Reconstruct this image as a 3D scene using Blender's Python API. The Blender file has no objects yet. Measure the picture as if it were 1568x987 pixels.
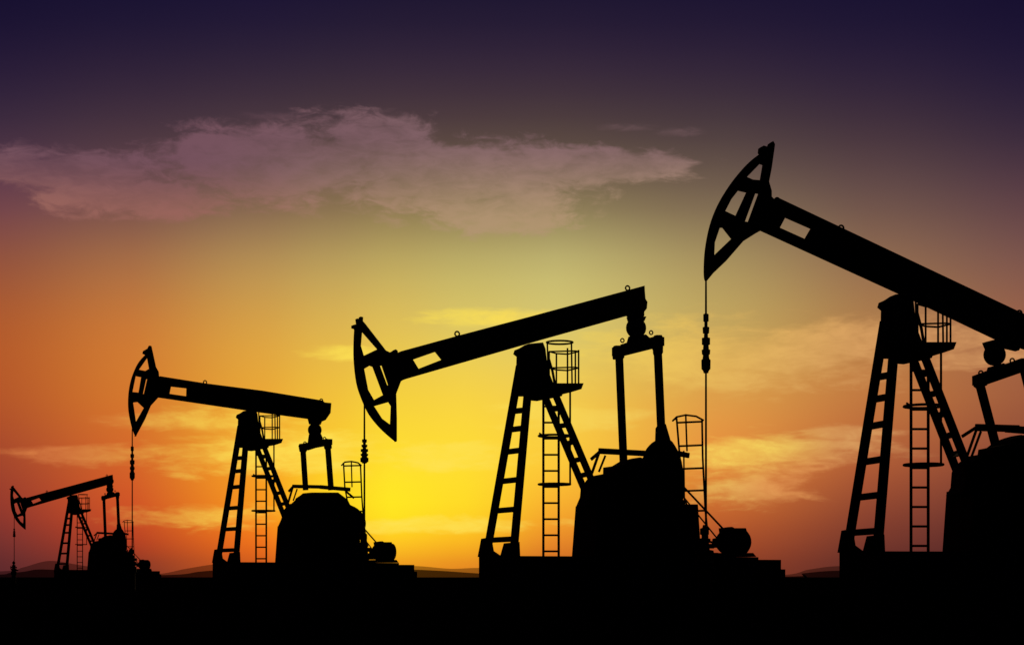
import bpy, math, random
from mathutils import Vector
from mathutils.geometry import tessellate_polygon
random.seed(4)
scene = bpy.context.scene
# ------------------------------------------------------------------ camera
LENS = 60.0
IW = 1568.0
F = IW * LENS / 36.0
U0, HOR = 784.0, 883.0
H = 0.5
cam_d = bpy.data.cameras.new("camera")
cam_d.lens = LENS; cam_d.sensor_width = 36; cam_d.clip_start = 0.1; cam_d.clip_end = 30000
cam_d.shift_y = (HOR - 493.5) / IW
cam = bpy.data.objects.new("camera", cam_d)
cam.location = (0, 0, H); cam.rotation_euler = (math.radians(90), 0, 0)
scene.collection.objects.link(cam); scene.camera = cam
scene.view_settings.view_transform = 'Standard'
scene.view_settings.look = 'None'
scene.view_settings.exposure = 0

# ------------------------------------------------------------------ materials
def mat_noise(name, c1, c2, scale=3.0, rough=0.8, bump=0.3, spec=0.1):
    m = bpy.data.materials.new(name); m.use_nodes = True
    nt = m.node_tree; b = nt.nodes["Principled BSDF"]
    tc = nt.nodes.new("ShaderNodeTexCoord")
    n = nt.nodes.new("ShaderNodeTexNoise"); n.inputs["Scale"].default_value = scale; n.inputs["Detail"].default_value = 8
    nt.links.new(tc.outputs["Object"], n.inputs["Vector"])
    r = nt.nodes.new("ShaderNodeValToRGB")
    r.color_ramp.elements[0].position = 0.35; r.color_ramp.elements[0].color = (*c1, 1)
    r.color_ramp.elements[1].position = 0.65; r.color_ramp.elements[1].color = (*c2, 1)
    nt.links.new(n.outputs["Fac"], r.inputs["Fac"])
    nt.links.new(r.outputs["Color"], b.inputs["Base Color"])
    bp = nt.nodes.new("ShaderNodeBump"); bp.inputs["Strength"].default_value = bump; bp.inputs["Distance"].default_value = 0.02
    nt.links.new(n.outputs["Fac"], bp.inputs["Height"]); nt.links.new(bp.outputs["Normal"], b.inputs["Normal"])
    b.inputs["Roughness"].default_value = rough
    b.inputs["Specular IOR Level"].default_value = spec
    return m
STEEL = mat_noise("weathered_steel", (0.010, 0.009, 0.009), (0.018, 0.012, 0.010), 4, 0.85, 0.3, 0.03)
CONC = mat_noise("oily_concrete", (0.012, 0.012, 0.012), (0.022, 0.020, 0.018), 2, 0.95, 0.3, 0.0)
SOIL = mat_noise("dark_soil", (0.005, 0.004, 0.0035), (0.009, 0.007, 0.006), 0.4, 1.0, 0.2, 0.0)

# ------------------------------------------------------------------ mesh helpers
class MB:
    def __init__(s): s.v = []; s.f = []
    def add(s, vs, fs):
        o = len(s.v); s.v += [tuple(v) for v in vs]; s.f += [tuple(i + o for i in f) for f in fs]
    def box(s, a, b, w, d, side):
        """member from a to b, w = size across (perp. to side dir), d = size along side dir"""
        a = Vector(a); b = Vector(b); ax = (b - a).normalized()
        side = (side - ax * side.dot(ax))
        if side.length < 1e-4: side = ax.orthogonal()
        side.normalize(); up = ax.cross(side)
        vs = []
        for p in (a, b):
            for i, j in ((-1, -1), (1, -1), (1, 1), (-1, 1)):
                vs.append(p + up * (w / 2 * i) + side * (d / 2 * j))
        s.add(vs, [(3, 2, 1, 0), (4, 5, 6, 7), (0, 1, 5, 4), (1, 2, 6, 5), (2, 3, 7, 6), (3, 0, 4, 7)])
    def tube(s, pts, r, closed=False, n=8):
        pts = [Vector(p) for p in pts]
        if closed: pts = pts + [pts[0]]
        for a, b in zip(pts[:-1], pts[1:]):
            if (b - a).length < 1e-5: continue
            ax = (b - a).normalized(); e = ax.orthogonal().normalized(); g = ax.cross(e)
            a2 = a - ax * r * 0.3; b2 = b + ax * r * 0.3
            vs = []
            for p in (a2, b2):
                for k in range(n):
                    t = 2 * math.pi * k / n
                    vs.append(p + (e * math.cos(t) + g * math.sin(t)) * r)
            fs = [(k, (k + 1) % n, n + (k + 1) % n, n + k) for k in range(n)]
            fs += [tuple(range(n - 1, -1, -1)), tuple(range(n, 2 * n))]
            s.add(vs, fs)
    def lathe(s, c, axis, prof, n=20):
        """prof: list of (dist along axis, radius)"""
        axis = axis.normalized(); e = axis.orthogonal().normalized(); g = axis.cross(e); vs = []
        for h, r in prof:
            for k in range(n):
                t = 2 * math.pi * k / n
                vs.append(Vector(c) + axis * h + (e * math.cos(t) + g * math.sin(t)) * r)
        fs = []
        for i in range(len(prof) - 1):
            for k in range(n):
                fs.append((i * n + k, i * n + (k + 1) % n, (i + 1) * n + (k + 1) % n, (i + 1) * n + k))
        fs += [tuple(range(n - 1, -1, -1)), tuple(range((len(prof) - 1) * n, len(prof) * n))]
        s.add(vs, fs)
    def obj(s, name, mat, parent=None, origin=Vector((0, 0, 0))):
        me = bpy.data.meshes.new(name)
        me.from_pydata([tuple(Vector(v) - origin) for v in s.v], [], s.f)
        me.materials.append(mat); me.update()
        ob = bpy.data.objects.new(name, me); scene.collection.objects.link(ob)
        if parent: ob.parent = parent
        else: ob.location = origin
        return ob

def smooth(pts, sub=4):
    out = []; n = len(pts)
    for i in range(n - 1):
        p0 = pts[max(i - 1, 0)]; p1 = pts[i]; p2 = pts[i + 1]; p3 = pts[min(i + 2, n - 1)]
        for k in range(sub):
            t = k / sub
            out.append(tuple(0.5 * ((2 * p1[j]) + (-p0[j] + p2[j]) * t + (2 * p0[j] - 5 * p1[j] + 4 * p2[j] - p3[j]) * t * t +
                        (-p0[j] + 3 * p1[j] - 3 * p2[j] + p3[j]) * t ** 3) for j in (0, 1)))
    out.append(pts[-1]); return out

# ------------------------------------------------------------------ pump jack
class Pump:
    def __init__(s, D, uc, yaw_rel, u_off, sx, sy):
        s.D = D; s.uc = uc; s.rel = math.radians(yaw_rel)
        dxc = (uc - U0) / F
        psi = s.rel - math.atan(dxc)
        s.e = Vector((math.cos(psi), math.sin(psi), 0)); s.n = Vector((-math.sin(psi), math.cos(psi), 0))
        s.P0 = Vector((dxc * D, D, 0)); s.mpp = D / F
        s.u_off, s.sx, s.sy = u_off, sx, sy
        s.emp = bpy.data.objects.new("pump_jack", None); s.emp.location = s.P0
        s.emp.empty_display_size = 2; scene.collection.objects.link(s.emp)
    def C(s, x, y): return (s.u_off + s.sx * (x - 732.0), HOR - s.sy * (HOR - y))
    def CL(s, L): return [s.C(*p) for p in L]
    def W(s, u, v, lat=0.0):
        d = Vector(((u - U0) / F, 1.0, (HOR - v) / F)); dn = d.dot(s.n)
        t = (s.P0.dot(s.n) + lat) / dn
        return Vector((t * d.x, t, H + t * d.z))
    def V(s, x, y, lat=0.0): return s.W(*s.C(x, y), lat)
    def ext(s, mb, outer, lat=0.0, hw=0.1, holes=()):
        c = hw * math.sin(s.rel) / s.mpp
        loops = []
        for li, L in enumerate([outer] + list(holes)):
            n = len(L)
            area = sum(L[i][0] * L[(i + 1) % n][1] - L[(i + 1) % n][0] * L[i][1] for i in range(n))
            sg = 1 if area > 0 else -1
            if li: sg = -sg
            q = []
            for i in range(n):
                a = L[i - 1]; b = L[(i + 1) % n]
                tx, ty = b[0] - a[0], b[1] - a[1]; l = math.hypot(tx, ty) or 1
                q.append((L[i][0] - c * sg * ty / l * 0.9, L[i][1]))
            loops.append([s.W(u, v, lat) for u, v in q])
        flat = [p for L in loops for p in L]; N = len(flat)
        tris = tessellate_polygon([[Vector((p.dot(s.e), p.z, 0)) for p in L] for L in loops])
        vs = [p - s.n * hw for p in flat] + [p + s.n * hw for p in flat]
        fs = [tuple(t) for t in tris] + [tuple(N + i for i in reversed(t)) for t in tris]
        o = 0
        for L in loops:
            m = len(L)
            for i in range(m): fs.append((o + i, o + (i + 1) % m, N + o + (i + 1) % m, N + o + i))
            o += m
        mb.add(vs, fs)
    def bar(s, mb, a, b, wpx, dpx=None, la=0.0, lb=0.0):
        w = wpx * s.mpp; d = (dpx if dpx else wpx * 0.5) * s.mpp
        mb.box(s.W(*a, la), s.W(*b, lb), w, d, s.n)
    def obj(s, mb, name, mat=STEEL): return mb.obj(name, mat, s.emp, s.P0)

def ring(c, r, n=20):
    return [Vector((c.x + r * math.cos(2 * math.pi * k / n), c.y + r * math.sin(2 * math.pi * k / n), c.z)) for k in range(n)]

def build_common(p):
    k = p.sy; m = p.mpp
    S = lambda px: px * k * m
    mb = MB()
    def slab(x0, x1, ytop, ybot_z, hw):
        a = p.V(x0, ytop, 0); b = p.V(x1, ytop, 0)
        inset = p.e * (hw * math.tan(p.rel)) * 0.93
        a = a + inset; b = b - inset
        top = a.z
        vs = []
        for z in (ybot_z, top):
            for q, sd in ((a, -1), (b, -1), (b, 1), (a, 1)):
                vs.append(Vector((q.x, q.y, z)) + p.n * hw * sd)
        mb.add(vs, [(3, 2, 1, 0), (4, 5, 6, 7), (0, 1, 5, 4), (1, 2, 6, 5), (2, 3, 7, 6), (3, 0, 4, 7)])
    slab(732, 1152, 851, -0.3, 1.15)
    slab(1100, 1188, 856.5, -0.31, 0.9)
    slab(1120, 1194, 871, -0.32, 0.95)
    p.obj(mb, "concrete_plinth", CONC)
    # ---- samson post legs
    mb = MB(); LT = 0.12
    def pair(far_t, far_b, near_t, near_b, w, rungs, rw, extend=1.0, LA=0.98):
        ft = p.V(*far_t, LT); fb = p.V(*far_b, LA); nt_ = p.V(*near_t, -LT); nb = p.V(*near_b, -LA)
        fb = ft + (fb - ft) * extend; nb = nt_ + (nb - nt_) * extend
        mb.box(ft, fb, S(w), S(w * 0.55), p.n); mb.box(nt_, nb, S(w), S(w * 0.55), p.n)
        for y in rungs:
            t = (p.C(0, y)[1] - p.C(*near_t)[1]) / (p.C(*near_b)[1] - p.C(*near_t)[1])
            a = nt_ + (nb - nt_) * (t / extend)
            t2 = (a.z - ft.z) / (fb.z - ft.z)
            b = ft + (fb - ft) * t2
            mb.box(a, b, S(rw * 0.7), S(rw), Vector((0, 0, 1)))
    pair((796, 560), (745, 850), (809, 590), (786, 850), 11, (628, 656, 690, 735, 780, 825), 8)
    pair((833, 603), (893, 745), (848, 598), (903, 728), 9.5, (625, 650, 676, 702, 725), 7, 1.97, 0.56)
    p.ext(mb, p.CL([(732, 852), (737, 824), (752, 822), (756, 843), (768, 852)]), 0.9, 0.12)
    p.ext(mb, p.CL([(766, 852), (772, 831), (795, 829), (796, 852)]), -0.9, 0.08)
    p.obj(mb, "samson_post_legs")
    mb = MB()
    p.ext(mb, p.CL([(786, 541), (789, 535), (797, 532), (806, 527), (829, 525), (835, 535), (837, 552), (842, 575), (850, 596), (862, 600),
                    (858, 607), (826, 613), (812, 612), (806, 606), (785, 606), (790, 580), (791, 545)]), 0, 0.16)
    p.obj(mb, "samson_post_head")
    # ---- crown platform with guard rail
    mb = MB()
    p.ext(mb, p.CL([(838, 588), (888, 588), (887, 597), (868, 602), (838, 604)]), 0, 0.30)
    posts = [(841, 0.25), (852, -0.25), (869, -0.3), (881, 0.3), (886, 0.0)]
    tops = {841: 538, 852: 541, 869: 533, 881: 538, 886: 536}
    for x, la in posts:
        mb.tube([p.V(x, tops[x], la), p.V(x, 595, la)], S(1.3))
    for y in (538, 563):
        L = [p.V(841, y, 0.25), p.V(881, y - 1, 0.3), p.V(886, y, 0), p.V(869, y + 4, -0.3), p.V(852, y + 3, -0.25)]
        mb.tube(L, S(1.2), True)
    c = p.V(857, 524, 0); mb.tube(ring(c, S(20)), S(1.5), True)
    mb.tube([p.V(838, 524, 0), p.V(840, 590, 0)], S(1.3)); mb.tube([p.V(875, 524, 0), p.V(876, 590, 0)], S(1.3))
    mb.tube([p.V(840, 548, 0), p.V(846, 568, 0), p.V(850, 590, 0)], S(2))
    p.obj(mb, "crown_platform")
    # ---- ladder with safety hoops
    mb = MB(); LL = -0.35
    mb.box(p.V(832, 606, LL), p.V(832, 852, LL), S(3.2), S(2), p.n)
    mb.box(p.V(855.5, 606, LL), p.V(855.5, 852, LL), S(3.2), S(2), p.n)
    y = 622
    while y < 845:
        mb.tube([p.V(832, y, LL), p.V(856, y, LL)], S(1.5)); y += 24.6
    for y in (667, 741):
        c = p.V(849, y, LL); mb.tube(ring(c, S(24)), S(1.7), True)
    mb.tube([p.V(873, 600, LL), p.V(873, 741, LL)], S(1.5))
    mb.tube([p.V(832, 667, LL), p.V(826, 663, LL)], S(1.4))
    p.obj(mb, "caged_ladder")
    mb = MB()
    p.ext(mb, p.CL([(886, 853), (892, 773), (1056, 773), (1061, 853)]), 0, 0.75)
    p.obj(mb, "gearbox_pedestal")
    mb = MB()
    mb.tube([p.V(1044, 742, -0.5), p.V(1110, 812, -0.5)], S(1.6)); mb.tube([p.V(1040, 752, -0.5), p.V(1100, 826, -0.5)], S(1.2))
    p.obj(mb, "drive_belt")
    mb = MB()
    c = p.V(1129, 829, 0)
    hw = 0.16
    mb.lathe(c - p.n * hw, p.n, [(-0.08, S(12)), (-0.06, S(19)), (0, S(21)), (2 * hw, S(21)), (2 * hw + .06, S(19)), (2 * hw + 0.08, S(12))], 24)
    c = p.V(1100, 829, 0)
    mb.lathe(c, p.e, [(0, S(7)), (S(3), S(14)), (S(8), S(18)), (S(28), S(21)), (S(48), S(19)), (S(51), S(12))], 20)
    p.ext(mb, p.CL([(1104, 816), (1102, 808), (1118, 806), (1122, 808), (1140, 808), (1142, 816)]), 0, 0.12)
    p.ext(mb, p.CL([(1092, 852), (1096, 846), (1146, 846), (1151, 852)]), 0, 0.3)
    p.ext(mb, p.CL([(1090, 838), (1092, 824), (1104, 822), (1104, 838)]), 0, 0.1)
    p.obj(mb, "electric_motor")

def side_ladder(p, L1, L2, rungs, w=3.0):
    mb = MB(); r = w * 0.5 * p.mpp
    A = [p.W(u, v, 0.3) for u, v in L1]; B = [p.W(u, v, -0.3) for u, v in L2]
    mb.tube(A, r); mb.tube(B, r)
    def at(L, z):
        for a, b in zip(L[:-1], L[1:]):
            if min(a.z, b.z) <= z <= max(a.z, b.z):
                return a + (b - a) * ((z - a.z) / (b.z - a.z + 1e-9))
        return L[0] if z > L[0].z else L[-1]
    for v in rungs:
        z = p.W(L1[0][0], v, 0).z
        mb.tube([at(A, z), at(B, z)], r)
    p.obj(mb, "service_ladder")

def lug(mb, p, u, v, r):
    c = p.W(u, v, 0); r *= p.mpp
    mb.tube([c + p.e * (r * math.cos(t * math.pi / 6)) + Vector((0, 0, r * math.sin(t * math.pi / 6))) for t in range(12)], r * 0.35, True, 6)

def beam(p, outer, holes, lugs, lr):
    mb = MB(); p.ext(mb, outer, 0, 0.11, holes)
    for l in lugs: lug(mb, p, *l, lr)
    p.obj(mb, "walking_beam")

def head(p, outer, holes, hw=0.09):
    mb = MB(); p.ext(mb, outer, 0, hw, holes)
    p.obj(mb, "horse_head")

def vlathe(p, mb, u, prof, lat=0.0):
    b = p.W(u, HOR, lat); t = b.y
    pr = [(H + t * (HOR - v) / F, r * p.mpp) for v, r in prof]
    mb.lathe(Vector((b.x, b.y, 0)), Vector((0, 0, 1)), pr, 14)

def bridle(p, u, vtop, vc0, vc1, vw, k):
    mb = MB()
    vlathe(p, mb, u, [(vc0 + 2, 1.4 * k), (vtop, 1.2 * k)])
    p.obj(mb, "bridle_cable")
    mb = MB(); L = vc1 - vc0
    prof = [(0, 2), (.01, 3.6), (.13, 3.6), (.14, 2.2), (.22, 2.2), (.23, 4.5), (.33, 4.2), (.34, 2.6), (.40, 2.8), (.41, 5.5), (.52, 5.5), (.53, 3.6),
            (.6, 4.0), (.61, 5.8), (.68, 5.4), (.70, 4.0), (.76, 4.6), (.78, 6.2), (.93, 6.0), (.96, 4.0), (1, 3)]
    vlathe(p, mb, u, [(vc0 + t * L, r * k) for t, r in reversed(prof)])
    p.obj(mb, "carrier_bar_clamp")
    mb = MB()
    vlathe(p, mb, u, [(vw + 5, 1.5 * k), (vc1 - 2, 1.3 * k)])
    p.obj(mb, "polished_rod")
    mb = MB(); S = k
    prof = [(0, 2), (4, 3), (5, 6), (13, 6), (14, 4), (18, 4), (19, 8), (24, 8), (25, 6), (34, 7), (35, 12), (40, 13), (41, 9), (46, 9), (47, 12), (60, 12), (61, 9), (105, 9)]
    vlathe(p, mb, u - 2 * k, [(vw + y * S, r * S) for y, r in reversed(prof)])
    v = vw + 29 * S
    mb.tube([p.W(u - 15 * S, v, 0), p.W(u + 10 * S, v, 0)], 3.2 * S * p.mpp)
    mb.tube([p.W(u - 15 * S, v - 6 * S, 0), p.W(u - 15 * S, v + 6 * S, 0)], 1.7 * S * p.mpp)
    mb.tube([p.W(u + 2 * S, v + 12 * S, 0), p.W(u + 16 * S, v + 12 * S, 0)], 3 * S * p.mpp)
    p.obj(mb, "wellhead")

def tail(p, ball, r, cap, eq, pl, pr_, wa, neck=None):
    mb = MB(); c = p.W(*ball, 0); R = r * p.mpp
    prof = [(-R * math.cos(math.pi * i / 10), max(R * math.sin(math.pi * i / 10), 0.002)) for i in range(11)]
    mb.lathe(c, p.n, prof, 24)
    p.ext(mb, cap, 0, 0.1)
    if neck: p.ext(mb, neck, 0, 0.09)
    p.obj(mb, "equalizer_bearing")
    mb = MB(); p.ext(mb, eq[0], 0, 0.05)
    a = p.W(*eq[1], 1.25); b = p.W(*eq[2], -1.25)
    mb.box(a, b, eq[3] * p.mpp, eq[3] * p.mpp * .8, Vector((0, 0, 1)))
    p.obj(mb, "equalizer_bar")
    mb = MB()
    for (t, b_), la in ((pl, 1.25), (pr_, -1.25)):
        A = p.W(*t, la); B = p.W(*b_, la)
        mb.box(A, B, wa * p.mpp, wa * 0.5 * p.mpp, p.n)
        mb.lathe(A - p.n * 0.09, p.n, [(0, wa * .62 * p.mpp), (0.18, wa * .62 * p.mpp)], 16)
    p.obj(mb, "pitman_arms")

def crankset(p, gear, near, far):
    mb = MB(); p.ext(mb, gear, 0, 0.4); p.obj(mb, "gearbox")
    mb = MB(); p.ext(mb, near, -1.0, 0.12); p.obj(mb, "crank_counterweight_near")
    mb = MB(); p.ext(mb, far, 1.0, 0.12); p.obj(mb, "crank_counterweight_far")
def guard(p, bars):
    mb = MB()
    for a, b, w, la in bars: p.bar(mb, a, b, w, w * .5, la, la)
    p.obj(mb, "crank_guard_rail")

def pose_up(p):
    k = p.sy; C = p.CL
    beam(p, C([(606, 541), (612, 538), (700, 514), (806, 486), (984, 438), (987, 446), (988, 458), (991, 463), (990, 473), (986, 478), (986, 484), (980, 488), (966, 488), (962, 483), (830, 520), (622, 580), (614, 582)]),
         [C([(632, 551), (668, 538), (676, 550), (639, 565)])], [p.C(700, 511), p.C(961, 441)], 3.6 * k)
    arc = smooth([(542, 503), (541, 520), (541, 550), (545, 585), (553, 610), (564, 633), (580, 653), (595, 667), (606, 676)], 4)
    head(p, C([(556, 486), (556, 492), (560, 497), (591, 537), (596, 540), (604, 535), (609, 537), (613, 560), (621, 580), (614, 584), (607, 603), (608, 640), (608, 674)] + arc[::-1] +
              [(538, 502), (538, 498), (545, 496), (544, 488), (550, 489), (550, 485)]),
         [C([(553, 505), (577, 534), (556, 545), (553, 530)]),
          C([(558, 565), (567, 559), (570, 561), (586, 604), (572, 613), (564, 597)]),
          C([(573, 622), (596, 615), (598, 621), (597, 652), (585, 641)]),
          C([(582, 560), (584, 559), (594, 589), (593, 590)])])
    bridle(p, p.C(558, 0)[0], p.C(0, 615)[1], p.C(0, 672)[1], p.C(0, 709)[1], p.C(0, 812)[1], k * 1.0)
    tail(p, p.C(974, 502), 16 * k, C([(961, 485), (988, 485), (985, 492), (963, 492)]),
         (C([(950, 527), (960, 524), (963, 515), (988, 512), (993, 516), (1000, 520), (988, 531), (968, 538), (952, 540)]), p.C(944, 539), p.C(1010, 522), 17 * k),
         (p.C(948, 543), p.C(955, 712)), (p.C(1007, 532), p.C(1013, 668)), 11.5 * k)
    mb = MB()
    for (x0, y0, x1, y1, la) in ((938, 529, 956, 550, 1.25), (1000, 513, 1015, 543, -1.25)):
        p.ext(mb, C([(x0, y0 + 3), (x0 + 3, y0), (x1 - 3, y0), (x1, y0 + 4), (x1, y1 - 3), (x1 - 3, y1), (x0 + 2, y1), (x0, y1 - 3)]), la, 0.07)
    for x, y in ((953, 521), (997, 509)): lug(mb, p, *p.C(x, y), 3 * k)
    p.ext(mb, C([(1003, 690), (1004, 655), (1009, 649), (1019, 649), (1026, 672), (1026, 690)]), -1.25, 0.07)
    p.obj(mb, "pitman_bearings")
    crankset(p, C([(890, 775), (889, 760), (891, 745), (899, 737), (908, 728), (928, 724), (928, 714), (944, 712), (960, 703), (1000, 703), (1030, 720), (1042, 775)]),
             C(smooth([(975, 775), (975, 730), (985, 700), (991, 686), (1005, 674), (1024, 673), (1036, 688), (1043, 706), (1047, 735), (1047, 757), (1041, 775)], 3)),
             C(smooth([(925, 775), (921, 745), (932, 722), (945, 711), (962, 703), (985, 702), (1000, 730), (1004, 775)], 3)))
    guard(p, [(p.C(905, 728), p.C(919, 688), 4 * k, .9), (p.C(917, 722), p.C(927, 697), 3 * k, -.9), (p.C(905, 703), p.C(921, 689), 5 * k, .9), (p.C(917, 690), p.C(992, 694), 9 * k, .9),
              (p.C(1028, 692), p.C(1055, 697), 8 * k, -.9)])
    side_ladder(p, C([(1032, 642), (1036, 640), (1041, 700), (1047, 760), (1062, 800), (1064, 852)]), C([(1075, 643), (1076, 700), (1080, 780), (1083, 810), (1084, 858)]), [p.C(0, y)[1] for y in (645, 681, 716, 750, 781)], 3.2 * k)
    mb = MB(); mb.tube([p.V(1050, 634, .1), p.V(1052, 690, .1)], 1.4 * k * p.mpp)
    mb.tube([p.V(1030, 644, .3), p.V(1036, 638, .3), p.V(1050, 635, .1), p.V(1066, 637, -.1), p.V(1077, 643, -.3)], 1.5 * k * p.mpp)
    mb.tube([p.V(1047, 690, -.3), p.V(1049, 852, -.3)], 1.3 * k * p.mpp)
    mb.tube([p.V(1059, 822, .2), p.V(1092, 830, .2)], 1.8 * k * p.mpp)
    p.obj(mb, "ladder_handrail")

D3 = 47.8
P3 = Pump(D3, 850, 24, 732, 1.0, 1.0); build_common(P3); pose_up(P3)
P1 = Pump(D3 / .352, 130, 24, 83, .352, .352); build_common(P1); pose_up(P1)
P2 = Pump(D3 / .715, 420, 24, 325, .67, .715); build_common(P2); p = P2; k = .7
beam(p, [(238, 580), (244, 576), (314, 587), (400, 598), (492, 613), (496, 616), (507, 617), (506, 632), (498, 643), (492, 645), (474, 641), (400, 631), (243, 608), (236, 604)],
     [[(261, 591), (286, 594), (286, 607), (259, 603)]], [(314, 585), (492, 613)], 2.6)
arc = smooth([(222, 543), (211, 556), (202, 576), (197, 598), (196, 622), (199, 643), (204, 661), (208, 668)], 4)
head(p, [(218, 541), (219, 537), (226, 533), (228, 529), (232, 530), (236, 548), (239, 562), (243, 569), (244, 578), (243, 608), (231, 621), (222, 642)] + arc[::-1],
     [[(213, 566), (226, 546), (228, 564), (222, 568)], [(208, 575), (216, 577), (212, 601), (203, 600)], [(204, 616), (211, 615), (220, 624), (208, 648)],
      [(224, 580), (225.2, 580), (220, 603), (219, 603)]], 0.08)
bridle(p, 202.5, 652, 683, 735, 838, .62)
tail(p, (482, 658), 10.8, [(472, 640), (493, 643), (490, 650), (474, 649)],
     ([(465, 683), (472, 679), (475, 674), (490, 671), (496, 675), (500, 680), (488, 684), (472, 689)], (463, 684), (504, 676), 11), ((464, 688), (468, 750)), ((502, 684), (507, 750)), 8,
     [(474, 664), (490, 663), (494, 670), (493, 677), (472, 680), (472, 671)])
mb = MB()
p.ext(mb, [(457, 682), (459, 679), (470, 679), (471, 688), (468, 692), (459, 691)], 1.25, .07)
p.ext(mb, [(496, 674), (499, 671), (507, 674), (508, 686), (499, 688), (497, 684)], -1.25, .07)
lug(mb, p, 467, 678, 2.2); lug(mb, p, 497, 671, 2.2)
p.obj(mb, "pitman_bearings")
crankset(p, [(431, 806), (431, 795), (436, 780), (444, 771), (453, 769), (455, 762), (464, 757), (470, 754), (512, 754), (530, 765), (543, 790), (543, 806)],
         smooth([(455, 806), (460, 780), (485, 757), (513, 755), (526, 761), (533, 771), (546, 778), (556, 788), (560, 800), (557, 811), (545, 817), (520, 818)], 3),
         smooth([(440, 806), (440, 780), (454, 764), (466, 757), (490, 756), (520, 780), (528, 806)], 3))
guard(p, [((441, 770), (449, 743), 3, .9), ((449, 766), (455, 748), 2, -.9), ((442, 752), (450, 743), 3.5, .9), ((448, 744), (495, 745), 5.5, .9), ((490, 745), (536, 749), 6, .0), ((530, 752), (542, 762), 3, -.9)])
side_ladder(p, [(526, 708), (528, 745), (536, 790), (547, 830), (548, 862)], [(552, 711), (554, 760), (557, 800), (562, 835), (563, 864)], [712, 737, 760, 782, 815], 2.4)
mb = MB(); mb.tube([p.W(523, 712, .3), p.W(528, 707, .3), p.W(538, 706, .1), p.W(548, 708, -.1), p.W(553, 712, -.3)], 1.2 * p.mpp); mb.tube([p.W(538, 706, .1), p.W(539, 745, .1)], 1.0 * p.mpp)
p.obj(mb, "ladder_handrail")
P4 = Pump(D3 / 1.21, 1430, 24, 1283, 1.12, 1.21); build_common(P4); p = P4; k = 1.18
beam(p, [(1180, 308), (1188, 303), (1290, 351), (1400, 403), (1557, 477), (1600, 497), (1603, 512), (1594, 528), (1582, 538), (1558, 530), (1530, 521), (1395, 457), (1165, 352), (1170, 330)],
     [[(1202, 331), (1241, 349), (1232, 368), (1194, 350)]], [(1288, 349), (1561, 479), (1190, 307)], 4.0)
arc = smooth([(1162, 236), (1150, 245), (1135, 260), (1116, 284), (1098, 314), (1086, 345), (1079, 380), (1077, 410), (1078, 427), (1083, 430)], 4)
head(p, [(1160, 234), (1161, 227), (1168, 224), (1174, 226), (1176, 220), (1183, 217), (1187, 222), (1186, 230), (1182, 258), (1178, 279), (1182, 293), (1182, 302), (1188, 308), (1172, 350), (1160, 356), (1138, 370), (1112, 400), (1092, 419)] + arc[::-1],
     [[(1144, 272), (1165, 250), (1167, 252), (1163, 277), (1152, 276)], [(1131, 291), (1142, 294), (1125, 332), (1111, 324), (1120, 306)],
      [(1103, 348), (1106, 348), (1119, 365), (1092, 392), (1095, 372)], [(1157.5, 295), (1160.5, 296), (1144, 341), (1141, 340)]], 0.07)
bridle(p, 1081, 425, 480, 571, 803, 1.12)
tail(p, (1523, 543), 17, [(1505, 524), (1530, 518), (1562, 530), (1558, 537), (1540, 533), (1510, 534)],
     ([(1503, 578), (1510, 571), (1513, 562), (1535, 556), (1545, 560), (1560, 560), (1545, 575), (1520, 584)], (1497, 583), (1573, 556), 19), ((1500, 587), (1527, 690)), ((1568, 562), (1600, 690)), 13)
mb = MB()
p.ext(mb, [(1490, 583), (1493, 577), (1507, 573), (1513, 580), (1511, 590), (1498, 595), (1491, 591)], 1.25, .07)
p.ext(mb, [(1560, 552), (1580, 545), (1585, 570), (1566, 578)], -1.25, .07)
lug(mb, p, 1502, 571, 3.5); lug(mb, p, 1550, 552, 3.5)
p.obj(mb, "pitman_bearings")
crankset(p, [(1459, 757), (1457, 745), (1459, 722), (1464, 714), (1478, 703), (1487, 697), (1503, 695), (1504, 686), (1518, 684), (1534, 680), (1536, 673), (1570, 666), (1620, 680), (1632, 757)],
         smooth([(1560, 757), (1558, 700), (1566, 668), (1590, 655), (1612, 672), (1630, 700), (1640, 757)], 3),
         smooth([(1500, 757), (1497, 710), (1512, 685), (1540, 670), (1570, 668), (1590, 700), (1595, 757)], 3))
guard(p, [((1478, 706), (1496, 655), 4, .9), ((1488, 698), (1502, 660), 3.5, -.9), ((1473, 668), (1498, 652), 5, .9), ((1494, 654), (1560, 656), 11, .9), ((1540, 656), (1640, 664), 11, -.2)])
side_ladder(p, p.CL([(1036, 637), (1041, 700), (1047, 760), (1062, 800), (1064, 852)]), p.CL([(1075, 645), (1076, 700), (1080, 780), (1083, 810), (1084, 858)]), [p.C(0, y)[1] for y in (645, 681, 716, 750, 781)], 3.6)

# ------------------------------------------------------------------ ground
mb = MB(); N = 60
xs = [-9000 + 18000 * i / N for i in range(N + 1)]; ys = [-3000 + 14000 * i / N for i in range(N + 1)]
mb.add([Vector((x, y, 0)) for y in ys for x in xs], [(j * (N + 1) + i, j * (N + 1) + i + 1, (j + 1) * (N + 1) + i + 1, (j + 1) * (N + 1) + i) for j in range(N) for i in range(N)])
mb.obj("ground", SOIL)

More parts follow.
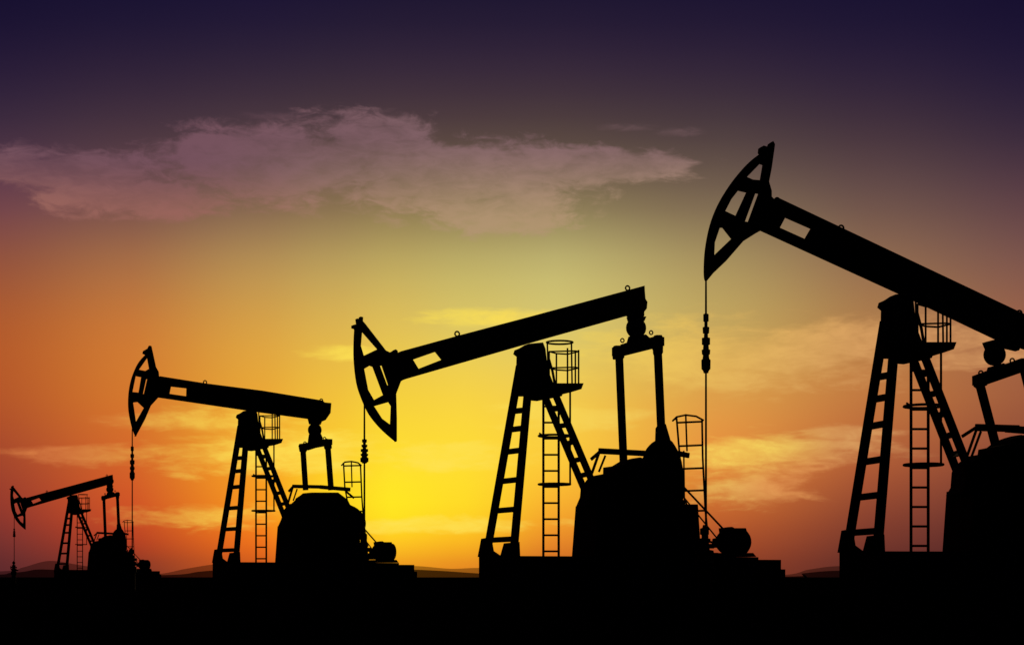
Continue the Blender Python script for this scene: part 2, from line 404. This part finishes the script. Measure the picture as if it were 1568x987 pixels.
# ------------------------------------------------------------------ hills (hazy, far)
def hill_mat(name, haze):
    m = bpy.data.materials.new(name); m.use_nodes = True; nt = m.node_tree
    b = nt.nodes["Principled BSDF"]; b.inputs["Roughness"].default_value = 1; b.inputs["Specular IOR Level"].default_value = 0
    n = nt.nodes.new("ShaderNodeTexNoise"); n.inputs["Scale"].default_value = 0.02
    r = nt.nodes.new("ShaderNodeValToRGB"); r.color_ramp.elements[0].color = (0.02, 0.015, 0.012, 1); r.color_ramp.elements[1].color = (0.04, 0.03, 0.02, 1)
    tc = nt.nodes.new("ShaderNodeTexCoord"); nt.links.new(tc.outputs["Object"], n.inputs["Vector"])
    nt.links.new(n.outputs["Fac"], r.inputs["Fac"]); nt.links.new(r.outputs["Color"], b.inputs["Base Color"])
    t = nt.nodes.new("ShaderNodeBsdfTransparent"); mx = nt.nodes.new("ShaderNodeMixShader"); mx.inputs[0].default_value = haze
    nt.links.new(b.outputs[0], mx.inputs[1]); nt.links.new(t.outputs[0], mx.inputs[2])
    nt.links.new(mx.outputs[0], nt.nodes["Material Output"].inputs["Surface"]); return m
def hills(name, dist, prof, mat):
    P = smooth(prof, 8); mb = MB(); vs = []
    for u, v in P:
        x = (u - U0) / F * dist; hgt = max((HOR - v) / F * dist, -1) + H
        vs += [Vector((x, dist - hgt * 6, -1)), Vector((x, dist, hgt))]
    fs = [(2 * i, 2 * i + 2, 2 * i + 3, 2 * i + 1) for i in range(len(P) - 1)]
    mb.add(vs, fs); mb.obj(name, mat)
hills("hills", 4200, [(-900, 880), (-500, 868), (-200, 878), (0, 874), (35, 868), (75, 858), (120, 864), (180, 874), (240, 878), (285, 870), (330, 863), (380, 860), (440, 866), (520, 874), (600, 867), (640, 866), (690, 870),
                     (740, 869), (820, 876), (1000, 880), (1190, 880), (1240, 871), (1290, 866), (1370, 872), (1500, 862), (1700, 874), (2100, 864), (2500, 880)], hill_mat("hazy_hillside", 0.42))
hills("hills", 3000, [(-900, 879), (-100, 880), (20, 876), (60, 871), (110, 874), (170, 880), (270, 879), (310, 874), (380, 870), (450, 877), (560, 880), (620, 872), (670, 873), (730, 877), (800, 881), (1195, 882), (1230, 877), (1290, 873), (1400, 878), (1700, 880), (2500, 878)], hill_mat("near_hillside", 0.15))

# ------------------------------------------------------------------ sky (world)
world = bpy.data.worlds.new("World"); scene.world = world; world.use_nodes = True
world.cycles.sampling_method = 'MANUAL'; world.cycles.sample_map_resolution = 256
nt = world.node_tree; nt.nodes.clear(); LK = nt.links.new
def M(op, a, b=None, c=None, clamp=False):
    n = nt.nodes.new("ShaderNodeMath"); n.operation = op; n.use_clamp = clamp
    for i, x in enumerate((a, b, c)):
        if x is None: continue
        if isinstance(x, (int, float)): n.inputs[i].default_value = x
        else: LK(x, n.inputs[i])
    return n.outputs[0]
def SS(x, a, b, lo=0.0, hi=1.0, kind='SMOOTHSTEP'):
    n = nt.nodes.new("ShaderNodeMapRange"); n.interpolation_type = kind
    LK(x, n.inputs["Value"]); n.inputs["From Min"].default_value = a; n.inputs["From Max"].default_value = b
    n.inputs["To Min"].default_value = lo; n.inputs["To Max"].default_value = hi
    return n.outputs["Result"]
def MIX(f, a, b, mode='MIX'):
    n = nt.nodes.new("ShaderNodeMix"); n.data_type = 'RGBA'; n.blend_type = mode
    for s_, x in ((n.inputs[0], f), (n.inputs[6], a), (n.inputs[7], b)):
        if isinstance(x, (int, float)): s_.default_value = x
        elif isinstance(x, tuple): s_.default_value = x
        else: LK(x, s_)
    return n.outputs[2]
def lin(c):
    return tuple(((x / 255) / 12.92 if x / 255 <= 0.04045 else ((x / 255 + 0.055) / 1.055) ** 2.4) for x in c) + (1.0,)
def ae(u, v):
    dx = (u - U0) / F; dz = (HOR - v) / F
    return math.degrees(math.atan(dx)), math.degrees(math.atan(dz / math.sqrt(1 + dx * dx)))
tc = nt.nodes.new("ShaderNodeTexCoord"); sp = nt.nodes.new("ShaderNodeSeparateXYZ"); LK(tc.outputs["Generated"], sp.inputs[0])
X, Y, Z = sp.outputs
AZ = M('MULTIPLY', M('ARCTAN2', X, Y), 57.29578)
EL = M('MULTIPLY', M('ARCTAN2', Z, M('SQRT', M('ADD', M('MULTIPLY', X, X), M('MULTIPLY', Y, Y)))), 57.29578)
rows = [0, 100, 200, 300, 400, 500, 600, 700, 780, 830, 875]
ST = {
 0:   [(24,17,48),(40,28,55),(66,46,64),(108,66,76),(148,84,62),(178,92,46),(182,88,42),(166,72,44),(148,58,45),(120,50,46),(95,42,44)],
 200: [(27,20,50),(46,33,56),(74,53,64),(114,78,76),(166,109,70),(202,121,55),(212,120,46),(212,102,42),(206,82,38),(178,64,36),(130,55,40)],
 400: [(30,22,52),(50,37,57),(80,60,65),(124,96,78),(180,142,84),(216,161,70),(234,167,54),(246,164,42),(248,146,30),(238,114,28),(200,88,30)],
 500: [(31,23,51),(52,39,57),(82,63,64),(128,104,78),(184,155,90),(220,178,79),(240,190,60),(252,202,44),(254,206,32),(248,165,30),(222,122,30)],
 600: [(32,24,50),(54,40,58),(84,65,64),(130,110,78),(188,166,95),(224,191,86),(244,207,64),(255,222,48),(255,230,34),(254,198,34),(236,148,32)],
 710: [(32,24,50),(54,40,58),(84,66,64),(130,112,80),(188,172,102),(222,198,97),(246,210,70),(255,220,52),(255,216,38),(250,182,34),(228,134,34)],
 850: [(32,24,50),(54,40,58),(84,67,64),(130,113,82),(190,177,110),(218,199,107),(241,203,80),(252,202,60),(247,172,46),(230,135,40),(196,102,36)],
 1100:[(30,22,50),(50,37,57),(78,62,64),(120,100,80),(168,145,94),(198,166,92),(220,158,74),(228,140,60),(198,104,47),(168,79,42),(140,62,38)],
 1330:[(27,20,50),(44,32,56),(70,52,62),(106,80,74),(146,108,80),(176,125,75),(193,121,65),(178,95,55),(143,70,48),(118,56,44),(95,45,40)],
 1568:[(24,17,48),(36,26,54),(58,42,60),(92,64,70),(126,86,76),(155,98,72),(161,94,62),(137,72,54),(105,54,48),(85,42,42),(70,35,38)],
}
EMAX = 22.0
ELN = M('DIVIDE', EL, EMAX, clamp=True)
def cr(vals, t):
    n = len(vals); i = min(int(t), n - 2); f = t - i
    p0, p1, p2, p3 = vals[max(i - 1, 0)], vals[i], vals[i + 1], vals[min(i + 2, n - 1)]
    return [max(0, min(255, 0.5 * (2 * b + (-a + c) * f + (2 * a - 5 * b + 4 * c - d) * f * f + (-a + 3 * b - 3 * c + d) * f ** 3))) for a, b, c, d in zip(p0, p1, p2, p3)]
col = None; prev = None
for u in sorted(ST):
    r = nt.nodes.new("ShaderNodeValToRGB"); ramp = r.color_ramp; ramp.interpolation = 'LINEAR'
    pts = []; n = 29
    for i in range(n):
        t = (len(rows) - 1) * (1 - i / (n - 1)); j = min(int(t), len(rows) - 2)
        v = rows[j] + (rows[j + 1] - rows[j]) * (t - j)
        pts.append((min(max(ae(u, v)[1] / EMAX, 0), 1), lin(cr(ST[u], t))))
    ramp.elements[0].position = pts[0][0]; ramp.elements[0].color = pts[0][1]
    ramp.elements[1].position = 1.0; ramp.elements[1].color = lin((18, 13, 42))
    for q, c in pts[1:]:
        e = ramp.elements.new(q); e.color = c
    LK(ELN, r.inputs["Fac"])
    a = ae(u, 600)[0]
    if col is None: col = r.outputs["Color"]
    else:
        f = M('ADD', M('MULTIPLY', SS(AZ, prev, a), 0.35), M('MULTIPLY', SS(AZ, prev, a, kind='LINEAR'), 0.65))
        col = MIX(f, col, r.outputs["Color"])
    prev = a
# --- clouds
cmb = nt.nodes.new("ShaderNodeCombineXYZ"); LK(AZ, cmb.inputs[0]); LK(EL, cmb.inputs[1])
def noise(scale, detail, rough=0.55, dist=0.0, off=0.0, st=2.6):
    n = nt.nodes.new("ShaderNodeTexNoise"); n.inputs["Scale"].default_value = scale; n.inputs["Detail"].default_value = detail
    n.inputs["Roughness"].default_value = rough; n.inputs["Distortion"].default_value = dist
    v = nt.nodes.new("ShaderNodeVectorMath"); v.operation = 'MULTIPLY_ADD'; LK(cmb.outputs[0], v.inputs[0]); v.inputs[1].default_value = (1, st, 1); v.inputs[2].default_value = (off, off * 1.7, off)
    LK(v.outputs[0], n.inputs["Vector"]); return n.outputs["Fac"]
N1 = noise(0.35, 6, 0.6, 0.6, 3.0); N2 = noise(1.1, 6, 0.62, 0.8, 11.0)
NN = M('ADD', M('MULTIPLY', M('SUBTRACT', N1, 0.5), 2.0), M('MULTIPLY', M('SUBTRACT', N2, 0.5), 1.4))
N3 = noise(0.32, 5, 0.55, 0.5, 7.3, 4.2); N4 = noise(1.0, 5, 0.58, 0.5, 21.0, 3.6)
NL = M('ADD', M('MULTIPLY', M('SUBTRACT', N3, 0.5), 2.6), M('MULTIPLY', M('SUBTRACT', N4, 0.5), 1.3))
def blobs(L):
    out = None; dpp = 57.29578 / F
    for (u, v, ru, rv) in L:
        a, e = ae(u, v); sx, sy = 1 / (ru * dpp), 1 / (rv * dpp)
        q = nt.nodes.new("ShaderNodeVectorMath"); q.operation = 'MULTIPLY_ADD'; LK(cmb.outputs[0], q.inputs[0])
        q.inputs[1].default_value = (sx, sy, 0); q.inputs[2].default_value = (-a * sx, -e * sy, 0)
        l = nt.nodes.new("ShaderNodeVectorMath"); l.operation = 'LENGTH'; LK(q.outputs[0], l.inputs[0])
        f = M('SUBTRACT', 1.0, l.outputs["Value"])
        out = f if out is None else M('SMOOTH_MAX', out, f, 0.2)
    return out
UP = blobs([(90, 262, 240, 38), (220, 302, 190, 38), (440, 252, 230, 72), (580, 225, 130, 64), (700, 272, 270, 66), (900, 256, 200, 38), (770, 324, 130, 46), (1000, 252, 90, 22)])
upm = SS(M('ADD', UP, M('MULTIPLY', NN, 0.6)), 0.02, 0.46)
WI = blobs([(410, 178, 60, 9), (1040, 202, 50, 9), (960, 196, 60, 9)])
wim = M('MULTIPLY', SS(M('ADD', WI, M('MULTIPLY', NN, 0.7)), 0.0, 0.9), 0.4)
upcol = MIX(SS(EL, ae(500, 350)[1], ae(500, 200)[1]), lin((178, 148, 114)), lin((133, 101, 106)))
upcol = MIX(SS(AZ, ae(250, 0)[0], ae(760, 0)[0]), MIX(SS(EL, ae(100, 330)[1], ae(100, 230)[1]), lin((154, 101, 92)), lin((118, 82, 94))), upcol)
fac = M('MULTIPLY', M('MAXIMUM', upm, wim), SS(NN, -0.6, 0.5, 0.42, 0.95))
col1 = MIX(fac, col, upcol)
LO = blobs([(1100, 548, 280, 62), (1340, 520, 280, 38), (770, 487, 130, 18), (530, 540, 70, 14), (120, 695, 140, 22), (300, 645, 150, 22), (420, 690, 240, 46), (660, 695, 150, 30),
            (1190, 698, 200, 42), (1160, 748, 100, 40), (1290, 662, 90, 14), (870, 635, 150, 26), (640, 805, 220, 18), (300, 790, 160, 22), (1500, 550, 140, 20)])
lom = SS(M('ADD', LO, M('MULTIPLY', NL, 0.75)), -0.02, 0.75)
lcol = MIX(SS(AZ, ae(650, 0)[0], ae(1450, 0)[0]), lin((255, 226, 84)), lin((220, 160, 102)))
lcol = MIX(SS(AZ, ae(420, 0)[0], ae(60, 0)[0]), lcol, lin((218, 128, 70)))
glow = blobs([(1110, 690, 180, 60)])
lcol = MIX(SS(glow, 0.0, 0.8, 0, 0.9), lcol, lin((255, 230, 100)))
lcol = MIX(SS(blobs([(1230, 740, 140, 60)]), 0.0, 0.8, 0, 0.6), lcol, lin((236, 146, 84)))
col2 = MIX(M('MULTIPLY', lom, SS(NN, -0.6, 0.5, 0.38, 0.82)), col1, lcol)
# the sky away from the sunset is night-dark
col3 = MIX(SS(M('ABSOLUTE', AZ), 20.0, 75.0), col2, lin((14, 11, 30)))
col3 = MIX(SS(EL, -3.0, -0.2), lin((3, 3, 4)), col3)
bg1 = nt.nodes.new("ShaderNodeBackground"); LK(col3, bg1.inputs[0]); bg1.inputs[1].default_value = 1.0
out = nt.nodes.new("ShaderNodeOutputWorld"); LK(bg1.outputs[0], out.inputs[0])

# ------------------------------------------------------------------ sun at the horizon
SUN_AZ = ae(600, 0)[0]; SUN_EL = 2.0
sd = bpy.data.lights.new("sun", 'SUN'); sd.energy = 0.3; sd.angle = math.radians(0.5); sd.color = (1, 0.72, 0.4)
so = bpy.data.objects.new("sun", sd); scene.collection.objects.link(so)
a, e = math.radians(SUN_AZ), math.radians(SUN_EL)
dirv = Vector((math.sin(a) * math.cos(e), math.cos(a) * math.cos(e), math.sin(e)))
so.rotation_euler = (-dirv).to_track_quat('-Z', 'Y').to_euler(); so.location = (0, 100, 60)
